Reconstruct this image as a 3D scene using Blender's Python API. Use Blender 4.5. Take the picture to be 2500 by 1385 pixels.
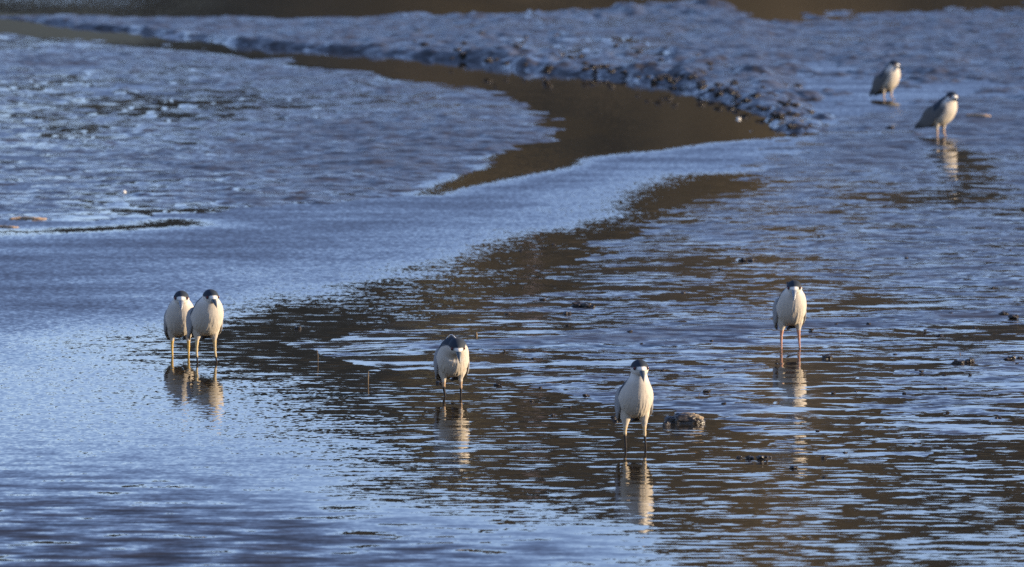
import bpy, bmesh, math, random
import numpy as np
from mathutils import Vector, Matrix, noise as mnoise

for o in list(bpy.data.objects):
    bpy.data.objects.remove(o)
scene = bpy.context.scene
col = scene.collection
rad = math.radians

# ------------------------------------------------------------------ camera
CAM_H = 4.7            # a low bank / hide above the flats
FPX = 22000.0          # focal length in pixels of a 2500 px wide frame (about 317 mm on 36 mm)
PITCH = math.atan(1492.5 / FPX)
cd = bpy.data.cameras.new('camera')
cam = bpy.data.objects.new('camera', cd)
col.objects.link(cam)
cam.location = (0, 0, CAM_H)
cam.rotation_euler = (math.pi / 2 - PITCH, 0, 0)
cd.sensor_width = 36.0
cd.lens = 36.0 * FPX / 2500.0
cd.clip_start = 0.5
cd.clip_end = 5000
cd.dof.use_dof = True
cd.dof.focus_distance = 58.0
cd.dof.aperture_fstop = 5.2
scene.camera = cam

# ------------------------------------------------------------------ light
SUN_EL, SUN_AZ = 11.0, 92.0       # degrees; azimuth clockwise from +Y (the view direction)
world = bpy.data.worlds.new('World')
scene.world = world
world.use_nodes = True
wn, wl = world.node_tree.nodes, world.node_tree.links
wn.clear()
sky = wn.new('ShaderNodeTexSky')
sky.sky_type = 'NISHITA'
sky.sun_disc = False
sky.sun_elevation = rad(SUN_EL)
sky.sun_rotation = rad(SUN_AZ)
sky.altitude = 0
sky.air_density = 0.75
sky.dust_density = 0.0
sky.ozone_density = 1.5
bg = wn.new('ShaderNodeBackground')
bg.inputs['Strength'].default_value = 0.15
wo = wn.new('ShaderNodeOutputWorld')
tint = wn.new('ShaderNodeMix'); tint.data_type = 'RGBA'; tint.blend_type = 'MULTIPLY'
tint.inputs[0].default_value = 1.0
tint.inputs[7].default_value = (1.0, 0.93, 1.12, 1)
wl.new(sky.outputs[0], tint.inputs[6])
wl.new(tint.outputs[2], bg.inputs['Color'])
wl.new(bg.outputs[0], wo.inputs['Surface'])

sd_ = bpy.data.lights.new('sun', 'SUN')
sd_.energy = 5.0
sd_.angle = rad(0.5)
sd_.color = (1.0, 0.80, 0.54)
sun = bpy.data.objects.new('sun', sd_)
col.objects.link(sun)
sdir = Vector((math.sin(rad(SUN_AZ)) * math.cos(rad(SUN_EL)), math.cos(rad(SUN_AZ)) * math.cos(rad(SUN_EL)), math.sin(rad(SUN_EL))))
sun.rotation_euler = sdir.to_track_quat('Z', 'Y').to_euler()
sun.location = (30, 40, 30)

scene.view_settings.view_transform = 'Standard'
scene.view_settings.look = 'None'
scene.view_settings.exposure = 0.92
scene.view_settings.gamma = 1.0
scene.cycles.use_denoising = False
scene.cycles.use_adaptive_sampling = False
scene.cycles.max_bounces = 6
scene.cycles.caustics_reflective = False
scene.cycles.caustics_refractive = False
scene.cycles.sample_clamp_indirect = 4.0

# ------------------------------------------------------------------ helpers
def G(px, py, z=0.0):
    """where the sight line of a point of the 2500 x 1385 picture meets the level z"""
    u, v = (px - 1250.0) / FPX, (692.5 - py) / FPX
    dy = math.cos(PITCH) + v * math.sin(PITCH)
    dz = -math.sin(PITCH) + v * math.cos(PITCH)
    t = (z - CAM_H) / dz
    return (u * t, dy * t)

def link(o, parent=None):
    col.objects.link(o)
    if parent is not None:
        o.parent = parent
    return o

def tag(o, label=None, cat=None, group=None, kind=None):
    if label: o['label'] = label
    if cat: o['category'] = cat
    if group: o['group'] = group
    if kind: o['kind'] = kind
    return o

RT = np.random.default_rng(7).random((256, 256))
def vnoise(x, y, seed=0):
    """smooth value noise, -1..1"""
    x = x + seed * 37.17; y = y + seed * 71.53
    xi = np.floor(x).astype(np.int64); yi = np.floor(y).astype(np.int64)
    fx = x - xi; fy = y - yi
    fx = fx * fx * fx * (fx * (fx * 6 - 15) + 10); fy = fy * fy * fy * (fy * (fy * 6 - 15) + 10)
    a = RT[xi & 255, yi & 255]; b = RT[(xi + 1) & 255, yi & 255]
    c = RT[xi & 255, (yi + 1) & 255]; d = RT[(xi + 1) & 255, (yi + 1) & 255]
    return ((a * (1 - fx) + b * fx) * (1 - fy) + (c * (1 - fx) + d * fx) * fy) * 2 - 1

def fbm(x, y, wl_, octv=4, seed=0, gain=0.5):
    s = 0; a = 1.0; n = 0
    ca, sa = math.cos(0.6), math.sin(0.6)
    for k in range(octv):
        s = s + a * vnoise(x / wl_, y / wl_, seed + k * 3)
        n += a; a *= gain; wl_ *= 0.48
        x, y = ca * x - sa * y, sa * x + ca * y
    return s / n

def sstep(a, b, v):
    t = np.clip((v - a) / (b - a), 0, 1)
    return t * t * (3 - 2 * t)

def poly_sd(P, X, Y):
    """signed distance in metres to a polygon, positive inside"""
    d2 = np.full(X.shape, 1e12); ins = np.zeros(X.shape, bool)
    n = len(P)
    for i in range(n):
        x0, y0 = P[i]; x1, y1 = P[(i + 1) % n]
        ex, ey = x1 - x0, y1 - y0
        t = np.clip(((X - x0) * ex + (Y - y0) * ey) / (ex * ex + ey * ey + 1e-12), 0, 1)
        d2 = np.minimum(d2, (X - x0 - t * ex) ** 2 + (Y - y0 - t * ey) ** 2)
        if abs(ey) > 1e-9:
            ins ^= ((Y >= min(y0, y1)) & (Y < max(y0, y1)) & (X < x0 + (Y - y0) / ey * ex))
    d = np.sqrt(d2)
    return np.where(ins, d, -d)

def line_d(P, X, Y):
    d2 = np.full(X.shape, 1e12)
    for i in range(len(P) - 1):
        x0, y0 = P[i]; x1, y1 = P[i + 1]
        ex, ey = x1 - x0, y1 - y0
        t = np.clip(((X - x0) * ex + (Y - y0) * ey) / (ex * ex + ey * ey + 1e-12), 0, 1)
        d2 = np.minimum(d2, (X - x0 - t * ex) ** 2 + (Y - y0 - t * ey) ** 2)
    return np.sqrt(d2)

def grid_mesh(name, X, Y, Z, attrs=None):
    nr, nc = X.shape
    me = bpy.data.meshes.new(name)
    nv = nr * nc; nf = (nr - 1) * (nc - 1)
    me.vertices.add(nv); me.loops.add(nf * 4); me.polygons.add(nf)
    co = np.stack([X, Y, Z], -1).reshape(-1).astype(np.float32)
    me.vertices.foreach_set('co', co)
    idx = np.arange(nv, dtype=np.int32).reshape(nr, nc)
    q = np.stack([idx[:-1, :-1], idx[:-1, 1:], idx[1:, 1:], idx[1:, :-1]], -1).reshape(-1)
    me.loops.foreach_set('vertex_index', q)
    me.polygons.foreach_set('loop_start', np.arange(0, nf * 4, 4, dtype=np.int32))
    me.polygons.foreach_set('use_smooth', np.ones(nf, bool))
    me.update(calc_edges=True)
    for k, v in (attrs or {}).items():
        a = me.attributes.new(k, 'FLOAT', 'POINT')
        a.data.foreach_set('value', v.reshape(-1).astype(np.float32))
    return me

class NT:
    """small wrapper for building node materials"""
    def __init__(self, name):
        self.m = bpy.data.materials.new(name); self.m.use_nodes = True
        self.t = self.m.node_tree; self.t.nodes.clear()
        self.out = self.n('ShaderNodeOutputMaterial')
    def n(self, typ, **kw):
        nd = self.t.nodes.new(typ)
        for k, v in kw.items(): setattr(nd, k, v)
        return nd
    def put(self, sock, v):
        if hasattr(v, 'links') or hasattr(v, 'is_linked'): self.t.links.new(v, sock)
        else: sock.default_value = v
    def math(self, op, a, b=0.0, c=None):
        nd = self.n('ShaderNodeMath', operation=op)
        self.put(nd.inputs[0], a); self.put(nd.inputs[1], b)
        if c is not None: self.put(nd.inputs[2], c)
        return nd.outputs[0]
    def vmath(self, op, a, b=None, scale=None):
        nd = self.n('ShaderNodeVectorMath', operation=op)
        self.put(nd.inputs[0], a)
        if b is not None: self.put(nd.inputs[1], b)
        if scale is not None: self.put(nd.inputs['Scale'], scale)
        return nd.outputs[0]
    def noise(self, vec, scale, detail=2.0, rough=0.5):
        nd = self.n('ShaderNodeTexNoise')
        self.put(nd.inputs['Vector'], vec); self.put(nd.inputs['Scale'], scale)
        self.put(nd.inputs['Detail'], detail); self.put(nd.inputs['Roughness'], rough)
        return nd
    def mix(self, f, a, b):
        nd = self.n('ShaderNodeMix', data_type='RGBA')
        self.put(nd.inputs[0], f); self.put(nd.inputs[6], a); self.put(nd.inputs[7], b)
        return nd.outputs[2]
    def ramp(self, f, a, b, c=0.0, d=1.0):
        nd = self.n('ShaderNodeMapRange'); nd.interpolation_type = 'SMOOTHSTEP'
        self.put(nd.inputs[0], f); self.put(nd.inputs[1], a); self.put(nd.inputs[2], b)
        self.put(nd.inputs[3], c); self.put(nd.inputs[4], d)
        return nd.outputs[0]
    def principled(self, **kw):
        nd = self.n('ShaderNodeBsdfPrincipled')
        for k, v in kw.items(): self.put(nd.inputs[k.replace('_', ' ')], v)
        self.t.links.new(nd.outputs[0], self.out.inputs['Surface'])
        return nd
    def slope(self, pos, sc, scale, detail, amp, rough=0.5, lean=0.0):
        """random surface slopes (x, y, 0) of one family of ripples"""
        v = self.vmath('MULTIPLY', pos, sc)
        nz = self.noise(v, scale, detail, rough)
        c = self.vmath('SUBTRACT', nz.outputs['Color'], (0.5, 0.5 + lean, 0.5))
        c = self.vmath('MULTIPLY', c, (0.6, 1.0, 0.0))
        return self.vmath('SCALE', c, scale=amp)

# ------------------------------------------------------------------ materials
def mat_water():
    t = NT('muddy_water')
    g = t.n('ShaderNodeNewGeometry'); pos = g.outputs['Position']
    rip = t.n('ShaderNodeAttribute', attribute_name='ripple').outputs['Fac']
    chop = t.n('ShaderNodeAttribute', attribute_name='chop').outputs['Fac']
    fine = t.slope(pos, (1.0, 0.5, 1.0), 30.0, 2.0, t.math('MULTIPLY', t.math('MINIMUM', rip, 1.7), 0.15), lean=0.15)
    mid = t.slope(pos, (1.0, 1.6, 1.0), 2.6, 2.0, t.math('MULTIPLY', chop, 1.0), lean=0.11)
    swell = t.n('ShaderNodeAttribute', attribute_name='swell').outputs['Fac']
    calm = t.slope(pos, (0.40, 1.0, 1.0), 10.0, 3.0, t.math('MULTIPLY', swell, 0.28), 0.55, lean=-0.035)
    steep = t.math('MULTIPLY', t.math('MAXIMUM', t.math('SUBTRACT', rip, 1.0), 0.0), -0.030)    # wind waves lean over to leeward
    gust = t.noise(t.vmath('MULTIPLY', pos, (0.5, 1.0, 1.0)), 1.1, 4.0, 0.6).outputs['Fac']
    steep = t.math('MULTIPLY', steep, t.ramp(gust, 0.3, 0.7, 0.7, 1.75))
    cx = t.n('ShaderNodeCombineXYZ'); t.put(cx.inputs[1], steep)
    s = t.vmath('ADD', t.vmath('ADD', t.vmath('ADD', fine, mid), calm), cx.outputs[0])
    nrm = t.vmath('NORMALIZE', t.vmath('ADD', s, (0, 0, 1)))
    t.principled(Base_Color=(0.032, 0.024, 0.014, 1), Roughness=0.03, IOR=1.333, Normal=nrm)
    return t.m

def mat_mud():
    t = NT('wet_mud')
    g = t.n('ShaderNodeNewGeometry'); pos = g.outputs['Position']
    n1 = t.noise(pos, 1.3, 4.0, 0.6).outputs['Fac']
    n2 = t.noise(pos, 17.0, 3.0, 0.6).outputs['Fac']
    base = t.mix(t.ramp(n1, 0.35, 0.65), (0.034, 0.030, 0.025, 1), (0.055, 0.045, 0.036, 1))
    base = t.mix(t.ramp(n2, 0.55, 0.75), base, (0.075, 0.058, 0.045, 1))
    wet = t.n('ShaderNodeAttribute', attribute_name='wet').outputs['Fac']
    fv = t.vmath('MULTIPLY', pos, (0.55, 1.0, 1.0))
    n3 = t.math('ADD', t.math('MULTIPLY', t.noise(fv, 1.8, 5.0, 0.62).outputs['Fac'], 0.5), t.math('MULTIPLY', t.noise(fv, 7.0, 4.0, 0.6).outputs['Fac'], 0.5))
    dry = t.ramp(t.math('SUBTRACT', n3, t.math('MULTIPLY', t.math('SUBTRACT', wet, 0.5), 0.5)), 0.44, 0.55)   # 0 where a film of water lies on the mud
    rough = t.math('MULTIPLY_ADD', t.ramp(n1, 0.3, 0.7, 0.13, 0.30), dry, 0.035)
    amp = t.math('MULTIPLY_ADD', dry, 0.46, 0.02)
    f1 = t.slope(pos, (1, 1, 1), 9.0, 3.0, amp, 0.6, lean=0.16)
    gn = t.vmath('ADD', t.vmath('SCALE', g.outputs['Normal'], scale=dry), t.vmath('SCALE', (0.0, 0.0, 1.0), scale=t.math('SUBTRACT', 1.0, dry)))
    f2 = t.slope(pos, (0.38, 1.0, 1.0), 4.2, 4.0, t.math('MULTIPLY', t.math('SUBTRACT', 1.0, dry), 0.14), 0.55, lean=0.02)
    f3 = t.slope(pos, (0.7, 1, 1), 4.6, 5.0, t.math('MULTIPLY', dry, 0.85), 0.6, lean=0.07)
    nrm = t.vmath('NORMALIZE', t.vmath('ADD', t.vmath('ADD', t.vmath('ADD', f1, f3), f2), gn))
    t.principled(Base_Color=base, Roughness=rough, IOR=1.35, Normal=nrm)
    return t.m

def mat_lump(name, c0, c1, rough):
    t = NT(name)
    tc = t.n('ShaderNodeTexCoord').outputs['Object']
    n1 = t.noise(tc, 30.0, 4.0, 0.6)
    base = t.mix(t.ramp(n1.outputs['Fac'], 0.35, 0.7), c0, c1)
    b = t.n('ShaderNodeBump'); b.inputs['Strength'].default_value = 0.5; b.inputs['Distance'].default_value = 0.01
    t.put(b.inputs['Height'], n1.outputs['Fac'])
    t.principled(Base_Color=base, Roughness=rough, IOR=1.4, Normal=b.outputs[0])
    return t.m

def mat_plumage():
    t = NT('plumage')
    tc = t.n('ShaderNodeTexCoord').outputs['Object']
    c = t.n('ShaderNodeAttribute', attribute_name='plume_colour').outputs['Color']
    v = t.vmath('MULTIPLY', tc, (1.0, 1.0, 0.22))
    nz = t.noise(v, 160.0, 3.0, 0.65).outputs['Fac']
    nb = t.noise(v, 45.0, 2.0, 0.5).outputs['Fac']
    k = t.math('MULTIPLY_ADD', t.math('SUBTRACT', nz, 0.5), 0.28, t.math('MULTIPLY_ADD', t.math('SUBTRACT', nb, 0.5), 0.25, 1.0))
    c2 = t.vmath('SCALE', c, scale=k)
    b = t.n('ShaderNodeBump'); b.inputs['Strength'].default_value = 0.25; b.inputs['Distance'].default_value = 0.002
    t.put(b.inputs['Height'], t.math('ADD', nb, t.math('MULTIPLY', nz, 0.4)))
    t.principled(Base_Color=c2, Roughness=0.75, Specular_IOR_Level=0.25, Normal=b.outputs[0],
                 Sheen_Weight=0.03, Sheen_Roughness=0.4)
    return t.m

def mat_plain(name, c, rough, spec=0.5, var=0.2):
    t = NT(name)
    tc = t.n('ShaderNodeTexCoord').outputs['Object']
    nz = t.noise(tc, 60.0, 3.0, 0.6).outputs['Fac']
    k = t.math('MULTIPLY_ADD', t.math('SUBTRACT', nz, 0.5), var * 2, 1.0)
    t.principled(Base_Color=t.vmath('SCALE', c[:3], scale=k), Roughness=rough, Specular_IOR_Level=spec)
    return t.m

def mat_hill():
    t = NT('scrub_hillside')
    pos = t.n('ShaderNodeNewGeometry').outputs['Position']
    n1 = t.noise(pos, 0.09, 4.0, 0.6).outputs['Fac']
    n2 = t.noise(pos, 0.6, 3.0, 0.6).outputs['Fac']
    base = t.mix(t.ramp(n2, 0.35, 0.7), (0.040, 0.031, 0.016, 1), (0.098, 0.073, 0.038, 1))
    base = t.mix(t.ramp(n1, 0.52, 0.70), base, (0.22, 0.15, 0.075, 1))
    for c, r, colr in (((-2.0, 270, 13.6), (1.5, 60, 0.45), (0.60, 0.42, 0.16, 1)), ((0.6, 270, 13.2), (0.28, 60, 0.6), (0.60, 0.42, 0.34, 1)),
                       ((-13, 240, 4.4), (6.0, 60, 1.8), (0.40, 0.29, 0.15, 1))):      # brightness of sunlit grass, pale trunk and scree painted in for the reflections
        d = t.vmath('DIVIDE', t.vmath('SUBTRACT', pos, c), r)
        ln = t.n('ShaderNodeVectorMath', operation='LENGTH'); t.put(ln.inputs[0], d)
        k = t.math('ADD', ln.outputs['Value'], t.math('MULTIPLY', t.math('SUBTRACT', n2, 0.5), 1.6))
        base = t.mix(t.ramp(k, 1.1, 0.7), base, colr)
    t.principled(Base_Color=base, Roughness=0.95, Specular_IOR_Level=0.1)
    return t.m

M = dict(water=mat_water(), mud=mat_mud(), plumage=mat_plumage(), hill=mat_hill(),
         clod=mat_lump('dark_mud', (0.026, 0.022, 0.018, 1), (0.060, 0.048, 0.038, 1), 0.4),
         rock=mat_lump('muddy_stone', (0.04, 0.034, 0.028, 1), (0.30, 0.23, 0.16, 1), 0.42),
         stick=mat_plain('bleached_wood', (0.42, 0.29, 0.19), 0.7, 0.3, 0.4),
         reed=mat_plain('dry_reed', (0.15, 0.105, 0.06), 0.7, 0.3, 0.4),
         bill=mat_plain('bill_horn', (0.045, 0.06, 0.075), 0.32, 0.5, 0.25),
         billpale=mat_plain('bill_horn_pale', (0.20, 0.22, 0.25), 0.32, 0.5, 0.25),
         eye=mat_plain('red_iris', (0.11, 0.008, 0.008), 0.25, 0.5, 0.1),
         pupil=mat_plain('pupil', (0.004, 0.004, 0.004), 0.08, 0.6, 0.1),
         white=mat_plain('white_plume', (0.8, 0.8, 0.78), 0.6, 0.3, 0.05),
         shell=mat_plain('pale_shell', (0.75, 0.72, 0.66), 0.35, 0.5, 0.1))

# ------------------------------------------------------------------ the flats: outlines on the ground
def GP(pts): return [G(*p) for p in pts]
LOBE = GP([(-900, 70), (0, 74), (300, 90), (600, 124), (900, 172), (1100, 203), (1250, 229), (1340, 262), (1382, 296),
           (1362, 330), (1330, 366), (1268, 402), (1180, 430), (1080, 458), (1030, 480), (900, 494), (700, 508),
           (550, 524), (400, 540), (200, 551), (0, 566), (-900, 620)])
FAR = GP([(-900, 22), (0, 46), (150, 62), (300, 79), (450, 92), (600, 110), (700, 121), (850, 129), (1000, 141),
          (1200, 160), (1330, 180), (1500, 190), (1620, 206), (1720, 226), (1800, 262), (1900, 290), (1952, 338),
          (2300, 430), (3400, 520), (3400, -60), (2600, -35), (2000, -5), (1600, 14), (1300, 34), (1000, 36), (700, 46), (300, 46), (-900, 14)])
RIGHT = GP([(1952, 338), (1880, 395), (1790, 450), (1700, 490), (1600, 515), (1480, 570), (1300, 620), (1180, 690), (950, 740), (700, 800), (560, 850),
            (760, 905), (1000, 945), (1300, 1010), (1450, 1100), (1700, 1190), (1900, 1290), (2200, 1500), (4200, 1500), (4200, 300), (3400, 260), (2300, 235), (2060, 290)])
CALM = GP([(1250, 590), (1000, 640), (700, 740), (480, 790), (220, 828), (430, 868), (640, 890), (820, 925), (930, 1000), (1050, 1080), (1200, 1190),
           (1340, 1290), (1450, 1450), (4200, 1500), (4200, 300), (2300, 300), (1700, 470), (1480, 560)])
CREEK = GP([(-900, 12), (0, 34), (300, 68), (700, 106), (1200, 146), (1400, 172), (1640, 192), (1900, 275), (1965, 330), (1700, 345), (1400, 390), (1180, 440),
            (1060, 475), (1180, 425), (1350, 300), (1180, 222), (900, 180), (600, 134), (0, 86), (-900, 80)])
TONGUE = GP([(1130, 850), (1450, 838), (1750, 812), (2000, 796), (2200, 785), (2350, 776), (2600, 768), (3400, 740)])

def ground_height(X, Y):
    jag = fbm(X, Y, 1.1, 4, 1) * 0.5 + fbm(X, Y * 0.35, 0.35, 2, 4) * 0.18
    big = fbm(X, Y * 0.6, 2.6, 3, 11)
    patch = fbm(X, Y * 0.45, 0.75, 4, 5, 0.55)
    lump = fbm(X, Y * 0.6, 0.22, 3, 21)
    fine = fbm(X * 0.7, Y * 0.9, 0.42, 5, 25, 0.62)
    knob = np.maximum(0, fbm(X, Y * 0.6, 0.30, 2, 27) - 0.22)
    sl = poly_sd(LOBE, X, Y) + jag * 0.7
    sf = poly_sd(FAR, X, Y) + jag * 0.8
    sr = poly_sd(RIGHT, X, Y) + jag * 0.7
    z = np.full(X.shape, -0.09)
    # low mud point between the two arms of the creek
    leftwet = sstep(G(900, 400)[0], G(0, 400)[0], X)
    sl = sl + 0.25
    hl = -0.05 + 0.075 * sstep(-1.2, 1.6, sl) + 0.010 * big + (0.009 + 0.006 * leftwet) * patch - 0.016 * leftwet \
        + (0.016 * lump + 0.012 * fine + 0.03 * knob) * sstep(0, 0.8, sl)
    z = np.maximum(z, np.where(sl > -1.2, hl, -1))
    # far mud bank, a step up from the creek, broken into clods along its edge
    rightness = sstep(-3.5, 0.5, X)
    clod = np.maximum(0, fbm(X, Y * 0.55, 0.42, 3, 31)) * np.exp(-np.clip(sf, 0, 40) / 5.0)
    br = sstep(6.0, 8.5, X - (Y - 80) * 0.02)
    br = sstep(G(1900, 320)[0], G(2150, 320)[0], X)
    hf = -0.09 + sstep(-0.25, 0.25, sf) * 0.16 * (1 - br) + br * 0.105 * sstep(-0.25, 5.0, sf) + 0.015 * big + 0.011 * patch + (0.035 + 0.115 * rightness) * clod * sstep(0, .3, sf) + 0.022 * lump + 0.02 * fine
    hf = hf - 0.075 * sstep(6, 20, sf) * (0.7 + 0.6 * fbm(X, Y * 0.3, 3.0, 3, 41))
    hf = hf - 0.12 * sstep(117, 144, Y - 0.7 * X + 12 * fbm(X, Y * 0.25, 2.5, 4, 45))
    z = np.maximum(z, np.where(sf > -0.25, hf, -1))
    # right hand flats, awash: mud and film in turn
    up = sstep(56, 82, Y)
    hr = -0.030 + 0.022 * sstep(-0.6, 1.5, sr) + 0.014 * sstep(49, 60, Y) + 0.010 * up + 0.005 * big + (0.007 * patch + 0.012 * fine) * sstep(-0.2, 1.8, sr) + 0.006 * lump * sstep(-0.2, 0.6, fine + up)
    dt = line_d(TONGUE, X, Y + jag * 0.6)
    hr = hr + 0.022 * np.exp(-(dt / 0.75) ** 2)
    z = np.maximum(z, np.where(sr > -1.0, hr, -1))
    return z

def ripple_fields(X, Y):
    sc = poly_sd(CALM, X, Y) + fbm(X, Y * 0.5, 1.6, 3, 51) * 1.0
    wind = 1 - sstep(-1.8, 0.9, sc)
    sk = poly_sd(CREEK, X, Y) + fbm(X, Y * 0.5, 1.0, 2, 55) * 0.2
    wind = wind * (1 - 0.97 * sstep(-0.55, 0.1, sk))
    wind = np.maximum(wind, 0.05 + 0.12 * sstep(0.1, 0.6, fbm(X, Y * 0.4, 1.7, 3, 61)))
    wind = wind * (1 + 2.2 * sstep(60, 68, Y)) * (1 - (0.78 + 0.2 * fbm(X, Y * 0.2, 2.0, 3, 77)) * sstep(108, 118, Y))
    ds = line_d(GP([(-400, 590), (0, 572), (200, 561), (430, 546)]), X, Y + fbm(X, Y, 0.8, 3, 57) * 0.5)
    wind = wind * (1 - 0.96 * np.exp(-(ds / 0.55) ** 2))                 # lee of the mud point
    near = sstep(57, 47, Y) * (1 - sstep(-2.0, 0.4, sc))
    chop = near * (0.75 + 0.35 * fbm(X, Y * 0.5, 2.0, 2, 71))
    swell = 0.10 + (0.34 + 0.09 * sstep(66, 50, Y)) * sstep(-1.6, 0.8, sc)
    swell = swell * (1 + 0.5 * fbm(X, Y * 0.5, 1.3, 3, 75)) * (1 - 0.6 * sstep(-0.8, 0.6, sk))
    return wind, chop, swell

def fan(nc_in, nc_out, nr, y0, y1, half0, reach):
    t = np.linspace(0, 1, nr)
    inv = (1 / y0) * (1 - t) + (1 / y1) * t          # finer rows close by
    rows = 1 / inv
    u_in = np.linspace(-1, 1, nc_in)
    g = 1 + (np.linspace(0, 1, nc_out + 1)[1:] ** 2) * reach
    u = np.concatenate([-g[::-1], u_in, g])
    half = half0 + 0.0595 * rows
    return u[None, :] * half[:, None], np.repeat(rows[:, None], len(u), 1)

X, Y = fan(820, 30, 1150, 43.0, 150.0, 0.35, 12.0)
Zm = ground_height(X, Y)
def wetness(X, Y):
    """how much of the mud lies under a film of water"""
    sl = poly_sd(LOBE, X, Y); sr = poly_sd(RIGHT, X, Y); sf = poly_sd(FAR, X, Y)
    w = np.full(X.shape, 0.5)
    w = np.where(sl > 0, 0.38 + 0.16 * sstep(-1.2, -4.2, X) + 0.05 * sstep(80, 66, Y), w)
    w = np.where(sr > 0, 0.62 - 0.16 * sstep(60, 84, Y) + 0.13 * sstep(1.2, -0.6, X), w)
    w = np.where(sf > 0, 0.36 + 0.34 * sstep(6, 24, sf), w)
    w = w + 0.5 * np.exp(-((sl - 0.2) / 0.6) ** 2) * sstep(G(700, 540)[0], G(350, 540)[0], X) * (Y < 82)
    w = w - 0.32 * np.exp(-(line_d(TONGUE, X, Y) / 0.6) ** 2)
    bx, by = G(1965, 960); w = w + 0.45 * np.exp(-((X - bx) / 0.35) ** 2 - ((Y - by) / 3.2) ** 2)      # runnel below the lone heron
    bx, by = G(2338, 400); w = w + 0.4 * np.exp(-((X - bx) / 0.3) ** 2 - ((Y - by) / 4.0) ** 2)
    return w + 0.22 * fbm(X, Y * 0.4, 2.2, 3, 91)

mud = link(bpy.data.objects.new('mudflat', grid_mesh('mudflat', X, Y, Zm, dict(wet=wetness(X, Y)))))
mud.data.materials.append(M['mud'])
tag(mud, 'wet brown mudflat with lumps and shallow pools', 'mud', kind='structure')

# mud bed under the water, out to the horizon
X2, Y2 = np.meshgrid(np.linspace(-1500, 1500, 61), np.linspace(-400, 2600, 61))
bed = link(bpy.data.objects.new('ground', grid_mesh('ground', X2, Y2, np.full(X2.shape, -0.25))))
bed.data.materials.append(M['mud'])
tag(bed, 'mud bed under the shallow water', 'ground', kind='structure')

# the water sheet
tx = np.concatenate([[-600, -300, -150, -80, -40, -22], np.linspace(-13, 13, 240), [22, 40, 80, 150, 300, 600]])
ty = np.concatenate([[-100, 0, 20, 35], 1 / np.linspace(1 / 43, 1 / 150, 420), [165, 185, 210, 240, 300]])
X3, Y3 = np.meshgrid(tx, ty)
wind, chop, swell = ripple_fields(X3, Y3)
water = link(bpy.data.objects.new('water', grid_mesh('water', X3, Y3, np.zeros(X3.shape), dict(ripple=wind, chop=chop, swell=swell))))
water.data.materials.append(M['water'])
tag(water, 'shallow tidal water, rippled blue and calm brown', 'water', kind='structure')

# wooded hillside across the water: beyond the top of the frame, seen as the brown in the still water
hx = np.linspace(-420, 420, 420); hy = np.linspace(205, 420, 110)
X4, Y4 = np.meshgrid(hx, hy)
az = np.degrees(np.arctan2(X4, Y4))
top_el = np.interp(az, [-12, -3.3, -2.3, -1.5, -0.5, 0.5, 1.5, 12], [3.9, 3.9, 4.8, 5.6, 6.2, 6.3, 6.25, 6.2]) + 0.18 * vnoise(az * 1.6, az * 0, 3)
crest = 240 * np.tan(np.radians(top_el))          # as it rises above the middle of the flats
prof = sstep(205, 300, Y4) ** 0.8 * (1 - 0.25 * sstep(310, 420, Y4))
Z4 = -0.6 + crest * prof + fbm(X4, Y4, 9.0, 4, 81, 0.6) * 1.5 * sstep(205, 225, Y4)
hill = link(bpy.data.objects.new('hill', grid_mesh('hill', X4, Y4, Z4)))
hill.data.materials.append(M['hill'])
tag(hill, 'brown scrub hillside across the water', 'hill', kind='structure')

def zmud(x, y):
    return float(ground_height(np.array([[x]]), np.array([[y]]))[0, 0])

# ------------------------------------------------------------------ herons
def loft(bm, rings, seg=20, close=True):
    """rings: (centre, axis_a, axis_b) with axes scaled to the radii"""
    prev = None; first = None
    for c, a, b in rings:
        vs = [bm.verts.new(Vector(c) + Vector(a) * math.cos(2 * math.pi * k / seg) + Vector(b) * math.sin(2 * math.pi * k / seg)) for k in range(seg)]
        if prev:
            for k in range(seg):
                bm.faces.new((prev[k], prev[(k + 1) % seg], vs[(k + 1) % seg], vs[k]))
        else: first = vs
        prev = vs
    if close:
        bm.faces.new(first[::-1]); bm.faces.new(prev)

def tube(bm, pts, radii, seg=12):
    pts = [Vector(p) for p in pts]
    rings = []
    for i, p in enumerate(pts):
        d = (pts[min(i + 1, len(pts) - 1)] - pts[max(i - 1, 0)]).normalized()
        ref = Vector((0, 1, 0)) if abs(d.y) < 0.9 else Vector((1, 0, 0))
        a = d.cross(ref).normalized(); b = d.cross(a).normalized()
        rings.append((p, a * radii[i], b * radii[i]))
    loft(bm, rings, seg)

def smooth_path(P, n):
    """Catmull-Rom through tuples"""
    P = np.array(P, float); Q = np.vstack([2 * P[0] - P[1], P, 2 * P[-1] - P[-2]])
    out = []
    for i in range(len(P) - 1):
        p0, p1, p2, p3 = Q[i], Q[i + 1], Q[i + 2], Q[i + 3]
        for k in range(n):
            t = k / n
            out.append(0.5 * (2 * p1 + (p2 - p0) * t + (2 * p0 - 5 * p1 + 4 * p2 - p3) * t * t + (3 * p1 - p0 - 3 * p2 + p3) * t ** 3))
    out.append(P[-1])
    return np.array(out)

def finish(bm, name, mat, parent, smooth=True):
    me = bpy.data.meshes.new(name)
    bmesh.ops.recalc_face_normals(bm, faces=bm.faces[:])
    bm.to_mesh(me); bm.free()
    if smooth:
        for p in me.polygons: p.use_smooth = True
    me.materials.append(mat)
    return link(bpy.data.objects.new(name, me), parent)

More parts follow.
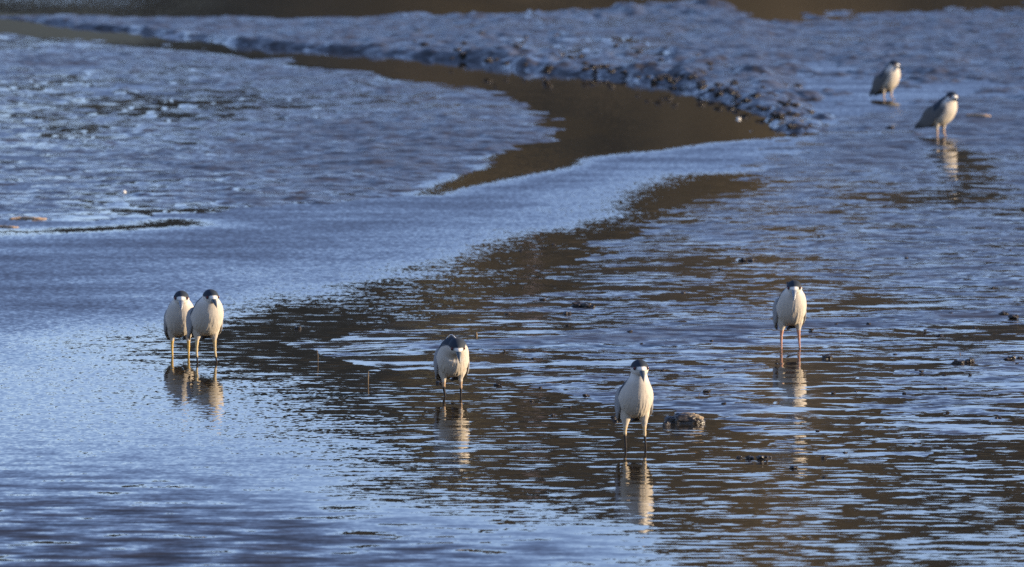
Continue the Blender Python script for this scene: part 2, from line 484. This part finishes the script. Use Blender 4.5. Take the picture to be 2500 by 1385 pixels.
def heron(px, py, yaw, label, leg=0.16, neck='hunched', head_yaw=0.0, head_pitch=10.0, bill_pitch=30.0, wide=1.0, ground=0.0,
          feet=((-0.062, 0.0), (0.062, 0.0)), leg_colour=(0.55, 0.36, 0.10), mud_to=None, plume=False, bill='bill', scale=1.0, tilt=0.0, seed=1, flank=0.15, grey=0.24, thigh_len=0.52):
    x, y = G(px, py, ground)
    root = link(bpy.data.objects.new('night_heron', None))
    root.empty_display_size = 0.1
    root.location = (x, y, ground); root.rotation_euler = (0, 0, rad(yaw)); root.scale = (scale,) * 3
    tag(root, label, 'heron', 'night herons wading on the mudflat')
    B = Vector((0, 0, leg))
    hy_, hz_ = {'hunched': (-0.080, 0.287), 'upright': (-0.085, 0.328), 'bent': (-0.150, 0.228)}[neck]
    # torso, neck: y, z, half width, half thickness
    R = [(0.255, -0.005, 0.030, 0.010), (0.185, 0.045, 0.060, 0.035), (0.105, 0.085, 0.102, 0.080), (0.035, 0.125, 0.119, 0.110),
         (-0.018, 0.180, 0.112, 0.104)]
    if neck == 'upright': R += [(-0.050, 0.232, 0.083, 0.082), (-0.068, 0.283, 0.058, 0.059), (-0.080, 0.330, 0.049, 0.049)]
    elif neck == 'hunched': R += [(-0.045, 0.230, 0.096, 0.090), (-0.062, 0.268, 0.068, 0.068), (-0.072, 0.300, 0.045, 0.046)]
    else: R += [(-0.055, 0.210, 0.096, 0.088), (-0.098, 0.222, 0.074, 0.066), (-0.140, 0.226, 0.046, 0.044)]
    if tilt:
        ct, st = math.cos(rad(tilt)), math.sin(rad(tilt))
        R = [(0.03 + (a - 0.03) * ct - (b - 0.12) * st, 0.12 + (a - 0.03) * st + (b - 0.12) * ct, c, d) for a, b, c, d in R]
        hy_, hz_ = R[-1][0] - 0.008, R[-1][1] - 0.006
    P = smooth_path(R, 4)
    bm = bmesh.new()
    rings = []
    for i in range(len(P)):
        d = P[min(i + 1, len(P) - 1)][:2] - P[max(i - 1, 0)][:2]
        d = d / np.linalg.norm(d)
        rings.append((B + Vector((0, P[i][0], P[i][1])), Vector((P[i][2] * wide, 0, 0)), Vector((0, -d[1], d[0])) * P[i][3]))
    loft(bm, rings, 28)
    # head
    HC = B + Vector((0, hy_, hz_))
    HR = Matrix.Rotation(rad(head_yaw), 3, 'Z') @ Matrix.Rotation(rad(head_pitch), 3, 'X')   # local -Y forward, +Z up
    hr = (0.055, 0.072, 0.055)
    tmp = bmesh.new(); bmesh.ops.create_uvsphere(tmp, u_segments=24, v_segments=16, radius=1.0)
    for v in tmp.verts:
        c = v.co.copy(); fw = -c.y
        w = 1.0 - 0.30 * max(0, fw) ** 2 if fw > 0 else 1.0
        v.co = HC + HR @ Vector((c.x * hr[0] * w, c.y * hr[1], c.z * hr[2] * (w if c.z < 0 else 1 - 0.2 * max(0, fw) ** 2)))
    me_t = bpy.data.meshes.new('t'); tmp.to_mesh(me_t); tmp.free(); bm.from_mesh(me_t); bpy.data.meshes.remove(me_t)
    # legs: feathered thigh, ankle joint, shank, toes on the mud
    legpts = []
    for s, (fx, fy) in zip((-1, 1), feet):
        hip = B + Vector((s * 0.060 * wide, 0.035, 0.065))
        foot = Vector((fx, fy, -0.012 if ground > 0 else -0.045))
        ank = B + Vector((s * 0.058 * wide * 0.55 + fx * 0.45 + s * 0.004, 0.030, -0.46 * leg))
        thigh = hip.lerp(ank, thigh_len)
        tube(bm, [hip, hip.lerp(ank, thigh_len * 0.45), thigh, ank + Vector((0, 0, 0.012)), ank, ank - Vector((0, 0, 0.012)), ank.lerp(foot, 0.5), foot],
             [0.044, 0.034, 0.0155, 0.0092, 0.0114, 0.0090, 0.0070, 0.0080], 12)
        for a in (-32, 0, 32, 180):
            e = foot + Matrix.Rotation(rad(a), 3, 'Z') @ Vector((0, -0.055 if a != 180 else -0.035, 0.002))
            tube(bm, [foot + Vector((0, 0, 0.003)), foot.lerp(e, 0.6) + Vector((0, 0, 0.004)), e], [0.0075, 0.0065, 0.0045], 8)
        legpts.append((ank, foot))
    me = bpy.data.meshes.new('body'); bmesh.ops.recalc_face_normals(bm, faces=bm.faces[:]); bm.to_mesh(me); bm.free()
    tmpo = bpy.data.objects.new('body_source', me); col.objects.link(tmpo)
    md = tmpo.modifiers.new('remesh', 'REMESH'); md.mode = 'VOXEL'; md.voxel_size = 0.0038
    ms = tmpo.modifiers.new('smooth', 'SMOOTH'); ms.iterations = 3; ms.factor = 0.5
    dg = bpy.context.evaluated_depsgraph_get(); dg.update()
    me2 = bpy.data.meshes.new_from_object(tmpo.evaluated_get(dg)); me2.name = 'body'
    bpy.data.objects.remove(tmpo); bpy.data.meshes.remove(me)
    n = len(me2.vertices)
    co = np.empty(n * 3, np.float32); me2.vertices.foreach_get('co', co); co = co.reshape(-1, 3).astype(float)
    me2.polygons.foreach_set('use_smooth', np.ones(len(me2.polygons), bool))
    # soft clumps of breast and belly feathers
    no = np.empty(n * 3, np.float32); me2.vertices.foreach_get('normal', no); no = no.reshape(-1, 3)
    zl = co[:, 2] - leg
    kk = sstep(-0.035, 0.0, zl) * sstep(0.24, 0.10, zl)
    co = co + no * (kk * (0.0024 * fbm(co[:, 0], co[:, 2] * 0.5 + co[:, 1] * 0.3, 0.030, 3, seed + 5) + 0.0016 * fbm(co[:, 0], co[:, 2] * 0.25, 0.008, 2, seed + 9)))[:, None]
    me2.vertices.foreach_set('co', co.astype(np.float32).reshape(-1)); me2.update()
    # plumage pattern
    C = np.tile(np.array([0.48, 0.425, 0.355]), (n, 1))
    loc = co - np.array(B)
    wob = fbm(co[:, 0], co[:, 2] + co[:, 1], 0.03, 3, seed) * 0.006
    # spine side: signed distance to the dorsal side
    sp = P[:, :2]
    d = (loc[:, 1][:, None] - sp[:, 0][None]) ** 2 + (loc[:, 2][:, None] - sp[:, 1][None]) ** 2
    j = d.argmin(1); k0 = np.clip(j - 1, 0, len(sp) - 1); k1 = np.clip(j + 1, 0, len(sp) - 1)
    tg = sp[k1] - sp[k0]; tg /= np.linalg.norm(tg, axis=1)[:, None]
    nrm = np.stack([tg[:, 1], -tg[:, 0]], 1)            # dorsal (back) direction in y, z
    rel = loc[:, 1:3] - sp[j]
    dors = (rel * nrm).sum(1) / P[j, 3]
    frac = j / (len(sp) - 1)
    mix = lambda m, c: C * (1 - m[:, None]) + np.array(c) * m[:, None]
    C = mix(sstep(-0.35, -0.7, dors) * sstep(0.62, 0.4, frac) * 0.35, (0.52, 0.42, 0.29))      # creamy belly
    C = mix(sstep(flank - 0.1, flank + 0.1, dors + wob * 8) * sstep(0.80, 0.6, frac), (grey, grey * 0.96, grey * 0.92))     # grey flanks and rump
    back = sstep(0.10, 0.22, dors + wob * 10 - 0.4 * sstep(0.5, 0.3, frac)) * sstep(0.18, 0.28, frac) * (loc[:, 2] < hz_ + (0.12 if neck == 'bent' else 0.02))
    C = mix(back, (0.022, 0.030, 0.042))
    C = mix(sstep(0.225, 0.275, loc[:, 2] + wob) * 0.6 * (dors < 0.3), (0.66, 0.62, 0.56))                      # whiter throat and cheeks
    # head markings
    hl = (co - np.array(HC)) @ np.array(HR)             # rows: local head coordinates
    f = -hl[:, 1] / hr[1]; u = hl[:, 2] / hr[2]; lat = np.abs(hl[:, 0]) / hr[0]
    inh = (f * f + u * u + lat * lat) < 2.2
    line = 0.13 + 0.27 * sstep(0.45, 0.95, f) - 0.5 * sstep(-0.3, -1.0, f)
    cap = sstep(-0.08, 0.08, u - line + wob * 12) * inh
    lore = sstep(0.40, 0.18, np.sqrt((f - 0.72) ** 2 + ((u - 0.08) * 1.5) ** 2)) * inh * (lat > 0.25)
    C = mix(lore * 0.7, (0.16, 0.19, 0.17))
    er = np.sqrt((np.abs(hl[:, 0]) - 0.0405) ** 2 + (hl[:, 1] + 0.0395) ** 2 + (hl[:, 2] - 0.008) ** 2)
    C = mix(inh * sstep(0.65, 0.85, f) * sstep(-0.1, 0.1, u) * (1 - cap) * 0.8, (0.80, 0.77, 0.72))
    C = mix(cap, (0.022, 0.030, 0.042))
    C = mix(sstep(0.0155, 0.0125, er), (0.03, 0.035, 0.04))
    # legs
    mt = (leg * 0.30 if mud_to is None else mud_to)
    lower = sstep(-0.030 + (0.7 - thigh_len) * 0.14, -0.045 + (0.7 - thigh_len) * 0.14, loc[:, 2]) * (np.abs(loc[:, 1] - 0.03) < 0.09)
    C = mix(lower, leg_colour)
    mk = sstep(mt + 0.006, mt - 0.006, co[:, 2] + wob * 2) * lower
    C = mix(mk, (0.020, 0.016, 0.014))
    ca = me2.color_attributes.new('plume_colour', 'FLOAT_COLOR', 'POINT')
    ca.data.foreach_set('color', np.concatenate([C, np.ones((n, 1))], 1).astype(np.float32).reshape(-1))
    me2.materials.clear(); me2.materials.append(M['plumage'])
    body = link(bpy.data.objects.new('body', me2), root)
    # bill: stout, slightly drooped, with the lower mandible as its own piece
    base = HC + HR @ Vector((0, -0.054, -0.010))
    BR = Matrix.Rotation(rad(head_yaw), 3, 'Z') @ Matrix.Rotation(rad(bill_pitch), 3, 'X')
    for nm, off, L, w0, h0, curve in (('bill', 0.004, 0.086, 0.0185, 0.0140, 0.012), ('lower_mandible', -0.007, 0.074, 0.0150, 0.0085, 0.004)):
        bm = bmesh.new(); rg = []
        for i in range(9):
            t = i / 8
            k = (1 - t ** 1.35) * 0.94 + 0.06
            c = base + BR @ Vector((0, -L * t, off * (1 - t) - curve * t * t))
            rg.append((c, BR @ Vector((w0 * k, 0, 0)), BR @ Vector((0, 0, h0 * k))))
        loft(bm, rg, 14)
        if nm == 'bill': bo = finish(bm, nm, M[bill], root)
        else: finish(bm, nm, M[bill], bo)
    # eyes
    for s in (-1, 1):
        ec = HC + HR @ Vector((s * 0.0405, -0.0395, 0.008))
        bm = bmesh.new(); bmesh.ops.create_uvsphere(bm, u_segments=14, v_segments=10, radius=0.0085, matrix=Matrix.Translation(ec))
        eo = finish(bm, 'eye', M['eye'], root)
        dirv = (HR @ Vector((s * 0.8, -0.6, 0.05))).normalized()
        bm = bmesh.new(); bmesh.ops.create_uvsphere(bm, u_segments=10, v_segments=8, radius=0.0042, matrix=Matrix.Translation(ec + dirv * 0.0050))
        finish(bm, 'pupil', M['pupil'], eo)
    # folded wings
    for s in (-1, 1):
        W = [(0.074, 0.030, 0.205, 0.012, 0.022), (0.098, 0.055, 0.165, 0.020, 0.060), (0.103, 0.090, 0.098, 0.018, 0.082), (0.086, 0.155, 0.046, 0.014, 0.058),
             (0.060, 0.225, 0.010, 0.009, 0.030), (0.040, 0.275, -0.020, 0.004, 0.010)]
        if tilt:
            W = [(q, 0.03 + (a - 0.03) * ct - (b - 0.12) * st, 0.12 + (a - 0.03) * st + (b - 0.12) * ct, c, d) for q, a, b, c, d in W]
        Q = smooth_path(W, 5)
        bm = bmesh.new(); rg = []
        for i in range(len(Q)):
            d3 = Q[min(i + 1, len(Q) - 1)][1:3] - Q[max(i - 1, 0)][1:3]; d3 /= np.linalg.norm(d3)
            nn = Vector((-0.25 * s * 0, -d3[1], d3[0]))
            rg.append((B + Vector((s * Q[i][0] * wide, Q[i][1], Q[i][2])), Vector((s * Q[i][3], 0.0, 0.0)), nn * Q[i][4] + Vector((-s * 0.10 * Q[i][4], 0, 0))))
        loft(bm, rg, 20)
        for v in bm.verts:
            v.co += Vector((1, 0, 0)) * s * 0.0022 * math.sin(v.co.z * 260 + v.co.y * 120)
        wg = finish(bm, 'wing', M['plumage'], root)
        ca = wg.data.color_attributes.new('plume_colour', 'FLOAT_COLOR', 'POINT')
        vc = []
        for v in wg.data.vertices:
            q = (v.co.y - 0.05) * 0.62 + (leg + 0.10 - v.co.z) * 0.78      # towards the primaries
            t = min(1, max(0, (q - 0.10) / 0.08))
            g0 = (grey, grey * 0.95, grey * 0.9); g1 = (grey * 0.4, grey * 0.4, grey * 0.42)
            vc += [g0[k] * (1 - t) + g1[k] * t for k in range(3)] + [1]
        ca.data.foreach_set('color', vc)
    if plume:
        bm = bmesh.new()
        a = HC + HR @ Vector((0.0, 0.050, 0.038))
        tube(bm, smooth_path([tuple(a), tuple(a + Vector((-0.020, 0.030, 0.020))), tuple(a + Vector((-0.040, 0.055, 0.010))), tuple(a + Vector((-0.060, 0.085, -0.030)))], 5),
             [0.0022] * 16, 6)
        finish(bm, 'crest_plume', M['white'], root)
    return root

heron(1553, 1094, 13, 'night heron with upright stretched neck standing beside the muddy stone', leg=0.163, neck='upright', head_yaw=0, head_pitch=4, bill_pitch=38,
      feet=((-0.064, -0.01), (0.062, -0.01)), mud_to=0.075, leg_colour=(0.55, 0.42, 0.25), thigh_len=0.66, wide=0.90, seed=2)
heron(441, 870, 6, 'slimmer night heron with yellow legs standing behind its close companion', leg=0.117, head_yaw=-4, head_pitch=4, bill_pitch=42,
      feet=((-0.055, 0.0), (0.055, 0.0)), mud_to=0.0, leg_colour=(0.50, 0.33, 0.10), bill='billpale', wide=0.89, seed=3)
heron(506, 886, 20, 'broad night heron standing close in front of the yellow legged heron', leg=0.166, head_yaw=2, head_pitch=6, bill_pitch=28,
      feet=((-0.070, -0.01), (0.068, -0.015)), mud_to=0.04, leg_colour=(0.50, 0.38, 0.20), wide=0.97, seed=4)
heron(1106, 968, 10, 'night heron bending its head down with a thin white crest plume showing', leg=0.106, neck='bent', head_yaw=2, head_pitch=22, bill_pitch=48,
      feet=((-0.048, -0.01), (0.052, -0.01)), mud_to=0.055, leg_colour=(0.42, 0.28, 0.17), plume=True, wide=0.91, seed=5)
heron(1932, 856, 12, 'night heron with pinkish legs standing alone on the open wet flats', leg=0.153, head_yaw=-14, head_pitch=6, bill_pitch=45,
      feet=((-0.072, -0.012), (0.066, 0.008)), mud_to=0.012, leg_colour=(0.42, 0.22, 0.15), bill='billpale', wide=0.90, seed=6)
z6 = 0.0
heron(2303, 338, 58, 'night heron in side view at the edge of the far mud, long wings showing', leg=0.098, head_yaw=-30, head_pitch=0, bill_pitch=20, ground=z6,
      feet=((-0.055, 0.03), (0.055, -0.03)), mud_to=0.0, leg_colour=(0.50, 0.34, 0.22), scale=1.08, tilt=3, wide=1.1, flank=-0.45, grey=0.10, seed=7)
heron(2172, 246, 48, 'hunched night heron in side view standing highest on the lumpy far mud', leg=0.095, head_yaw=6, head_pitch=4, bill_pitch=20,
      ground=max(0.0, zmud(*G(2172, 246))), feet=((-0.055, 0.03), (0.055, -0.03)), mud_to=0.0, leg_colour=(0.50, 0.34, 0.22), scale=0.98, tilt=-6, wide=1.08, flank=-0.45, grey=0.10, seed=8)

# ------------------------------------------------------------------ stone, clods, sticks
def rock_mesh(name, seed, sx, sy, sz, sub=3, rough=0.28, freq=1.6):
    rnd = random.Random(seed)
    bm = bmesh.new(); bmesh.ops.create_icosphere(bm, subdivisions=sub, radius=1.0)
    off = Vector((rnd.uniform(0, 50), rnd.uniform(0, 50), rnd.uniform(0, 50)))
    for v in bm.verts:
        p = v.co.copy()
        k = 1 + rough * mnoise.noise(p * freq + off) * 1.3 + rough * 0.6 * mnoise.noise(p * freq * 2.7 + off) + rough * 0.3 * mnoise.noise(p * freq * 6 + off)
        v.co = Vector((p.x * sx, p.y * sy, p.z * sz)) * k
    me = bpy.data.meshes.new(name); bm.to_mesh(me); bm.free()
    return me

def place(name, me, mat, px, py, label, cat, group=None, rz=0, s=1.0, sink=0.3, z=None):
    x, y = G(px, py)
    zz = max(0.0, zmud(x, y)) if z is None else z
    x, y = G(px, py, zz)
    o = link(bpy.data.objects.new(name, me))
    if not me.materials: me.materials.append(mat)
    h = max(v.co.z for v in me.vertices)
    o.location = (x, y, zz + h * s * (0.5 - sink)); o.rotation_euler = (0, 0, rz); o.scale = (s, s, s)
    tag(o, label, cat, group)
    return o

# the barrel-shaped muddy stone
bm = bmesh.new()
bmesh.ops.create_icosphere(bm, subdivisions=5, radius=1.0)
for v in bm.verts:
    p = v.co.copy()
    q = Vector((math.copysign(abs(p.x) ** 0.62, p.x), math.copysign(abs(p.y) ** 0.8, p.y), math.copysign(abs(p.z) ** 0.75, p.z)))
    k = 1 + 0.18 * mnoise.noise(p * 2.1 + Vector((3, 8, 1))) + 0.16 * mnoise.noise(p * 5.3) + 0.09 * mnoise.noise(p * 12)
    notch = -0.16 * math.exp(-((p.x + 0.42) / 0.13) ** 2)
    v.co = Vector((q.x * 0.122, q.y * 0.085, q.z * 0.055 * (1 + 0.14 * p.x if p.x < 0.4 else 1.06 - 0.32 * (p.x - 0.4)))) * (k + notch)
me = bpy.data.meshes.new('stone'); bm.to_mesh(me); bm.free()
for p in me.polygons: p.use_smooth = True
def mat_stone():
    t = NT('muddy_stone_tan_crown')
    tc = t.n('ShaderNodeTexCoord').outputs['Object']
    n1 = t.noise(tc, 38.0, 5.0, 0.65).outputs['Fac']; n2 = t.noise(tc, 14.0, 3.0, 0.6).outputs['Fac']
    sx = t.n('ShaderNodeSeparateXYZ'); t.put(sx.inputs[0], tc)
    darkc = t.mix(t.ramp(n1, 0.35, 0.7), (0.022, 0.018, 0.014, 1), (0.075, 0.058, 0.043, 1))
    lvl = t.math('ADD', t.math('MULTIPLY_ADD', sx.outputs[0], 0.22, sx.outputs[2]), t.math('MULTIPLY', t.math('SUBTRACT', n2, 0.5), 0.06))
    crownk = t.ramp(lvl, 0.052, 0.066)  # tan towards the top and the right-hand end, dark elsewhere
    base = t.mix(crownk, darkc, t.mix(n1, (0.17, 0.125, 0.08, 1), (0.33, 0.25, 0.16, 1)))
    b = t.n('ShaderNodeBump'); b.inputs['Strength'].default_value = 0.7; b.inputs['Distance'].default_value = 0.01
    t.put(b.inputs['Height'], n1)
    t.principled(Base_Color=base, Roughness=t.math('MULTIPLY_ADD', crownk, 0.5, 0.3), Normal=b.outputs[0])
    return t.m
place('stone', me, mat_stone(), 1670, 1032, 'muddy brown stone with a tan top lying in the shallow film', 'stone', z=0.0, sink=0.52)
place('mud_clod', rock_mesh('mud_clod', 5, 0.022, 0.02, 0.026, 3), M['clod'], 1628, 1040, 'small wet mud clod touching the end of the muddy stone', 'mud clod', z=0.0, sink=0.4)

VAR = [rock_mesh('mud_clod', 10 + i, 0.05, 0.05, 0.026, 3, 0.45, 1.7) for i in range(7)]
for i, (px, py, s, g) in enumerate([(1415, 750, 1.15, 0), (1437, 752, 0.9, 0), (1385, 768, 0.6, 0), (1812, 638, 0.62, 1), (1836, 639, 0.7, 1),
        (2020, 876, 0.75, 2), (2340, 888, 0.8, 3), (2366, 886, 0.75, 3), (2465, 879, 0.75, 3), (2490, 875, 0.4, 3),
        (1830, 1120, 0.5, 4), (1862, 1121, 0.7, 4), (1805, 1118, 0.35, 4), (1878, 1117, 0.3, 4), (1938, 1144, 0.45, 4), (2012, 1118, 0.35, 4),
        (2294, 822, 0.5, 5), (2425, 705, 0.4, 5), (2437, 1022, 0.4, 5), (2250, 908, 0.3, 5), (1073, 936, 0.5, 6), (1215, 942, 0.55, 6), (728, 803, 0.45, 6),
        (1430, 968, 0.45, 6), (1350, 1015, 0.35, 6), (1725, 958, 0.5, 6), (2450, 768, 0.6, 5), (2475, 775, 0.7, 5), (2035, 960, 0.3, 5), (2090, 958, 0.3, 5),
        (1500, 1020, 0.4, 6), (1505, 1028, 0.45, 6), (1325, 733, 0.5, 0), (1240, 768, 0.4, 0), (1980, 806, 0.35, 5), (2120, 792, 0.35, 5)]):
    lab, grp = [('dark mud clod in the heap behind the head-down heron', 'clods behind the head-down heron'),
                ('dark mud clod, one of a pair sticking up from still brown film', 'paired clods on the flats'),
                ('dark mud clod just beside the pinkish legged heron', None),
                ('dark mud clod in the row on the wet flats right of the pinkish legged heron', 'row of clods right of the lone heron'),
                ('low dark mud clod strewn in front of the pinkish legged heron, past the muddy stone', 'clods strewn in front of the lone heron'),
                ('small dark mud clod scattered on the open wet flats', 'clods scattered on the flats'),
                ('small dark mud clod in the film near the head-down heron and muddy stone', 'clods near the wading herons')][g]
    place('mud_clod', VAR[i % 7], M['clod'], px, py, lab, 'mud clod', grp, rz=i * 1.3, s=s, sink=0.25)

# clods broken off along the far bank of the creek
rnd = random.Random(42)
edge = [(1000, 138), (1200, 156), (1330, 176), (1500, 186), (1620, 200), (1720, 220), (1800, 252), (1900, 280), (1990, 330)]
for i in range(185):
    k = rnd.random() * (len(edge) - 1); a = int(k); t = k - a
    px = edge[a][0] * (1 - t) + edge[a + 1][0] * t + rnd.gauss(0, 35); py = edge[a][1] * (1 - t) + edge[a + 1][1] * t - abs(rnd.gauss(0, 34))
    if i > 140: px, py = rnd.gauss(1950, 150), rnd.gauss(235, 38)
    if zmud(*G(px, py)) < 0.0: continue
    place('mud_clod', VAR[rnd.randrange(7)], M['clod'], px, py, *(('rough dark mud clod on the flats between the creek pool and the far herons', 'mud clod', 'clods between the pool and far herons') if px > 1850 else
          ('rough dark mud clod on the broken mud bank just behind the wide brown pool', 'mud clod', 'clods behind the brown pool') if px > 1400 else
          ('rough dark mud clod on the far bank of the narrow creek', 'mud clod', 'clods along the narrow creek')),
          rz=rnd.uniform(0, 6.3), s=rnd.uniform(0.35, 1.15), sink=0.3)

for i in range(55):
    px, py = rnd.uniform(1150, 2490), rnd.uniform(560, 1180)
    if zmud(*G(px, py)) < -0.012: continue
    place('mud_clod', VAR[rnd.randrange(7)], M['clod'], px, py, 'small dark mud clod scattered on the open wet flats', 'mud clod', 'clods scattered on the flats',
          rz=rnd.uniform(0, 6.3), s=rnd.uniform(0.16, 0.36), sink=0.2)

def stub(px, py, h, r, label, lean=(0, 0), name='reed_stub', mat='reed', kink=0.0):
    x, y = G(px, py)
    bm = bmesh.new()
    tube(bm, smooth_path([(0, 0, -0.05), (lean[0] * 0.4 + kink, lean[1] * 0.4, h * 0.45), (lean[0], lean[1], h)], 4), [r] * 4 + [r * 1.25] * 2 + [r * 0.8] * 2 + [r * 0.4], 7)
    o = finish(bm, name, M[mat], None); o.location = (x, y, 0)
    tag(o, label, 'reed' if name == 'reed_stub' else 'wood')
    return o
stub(899, 938, 0.085, 0.0045, 'short upright yellowish reed stub in the calm water left of the head-down heron', (0.002, 0), kink=-0.002)
stub(776, 885, 0.095, 0.0022, 'thin bent brown reed stem standing in brown film', (-0.008, 0), kink=0.004)
stub(1162, 828, 0.05, 0.010, 'stubby reddish brown reed butt behind the head-down heron', (0.002, 0))
stub(2345, 872, 0.035, 0.0025, 'tiny dark stem poking up between the clods in the row', (-0.006, 0))
stub(1705, 970, 0.03, 0.0016, 'fine thin grass stem behind the muddy stone', (0.01, 0))

def driftwood(px, py, L, r, ang, label, z=None):
    x, y = G(px, py)
    z = max(0.0, zmud(x, y)) if z is None else z
    x, y = G(px, py, z)
    bm = bmesh.new()
    pts = smooth_path([(-L / 2, 0, 0), (-L * 0.15, 0.02, r * 0.5), (L * 0.2, -0.015, r * 0.2), (L / 2, 0.01, -r * 0.3)], 5)
    tube(bm, pts, [r * (0.5 + 0.6 * math.sin(math.pi * (i + 1) / (len(pts) + 1))) * (1 + 0.18 * math.sin(i * 2.3)) for i in range(len(pts))], 9)
    o = finish(bm, 'driftwood', M['stick'], None); o.location = (x, y, z + r * 0.4); o.rotation_euler = (0, 0, rad(ang))
    tag(o, label, 'driftwood')
driftwood(68, 536, 0.32, 0.013, 4, 'pale sunlit driftwood stick on the left mud point')
driftwood(16, 556, 0.20, 0.010, -5, 'shorter pale driftwood stick at the water edge below the longer one')
driftwood(2388, 284, 0.26, 0.014, -8, 'thin reddish driftwood stick beside the herons on the far mud')
x, y = G(302, 470)
place('shell', rock_mesh('shell', 77, 0.022, 0.02, 0.018, 2, 0.1), M['shell'], 302, 472, 'small bright white shell on the left mud point', 'shell', sink=0.0)
place('shell', rock_mesh('shell', 78, 0.024, 0.02, 0.018, 2, 0.1), M['shell'], 1803, 292, 'small pale shell in the still brown pool of the creek', 'shell', z=0.0, sink=0.1)
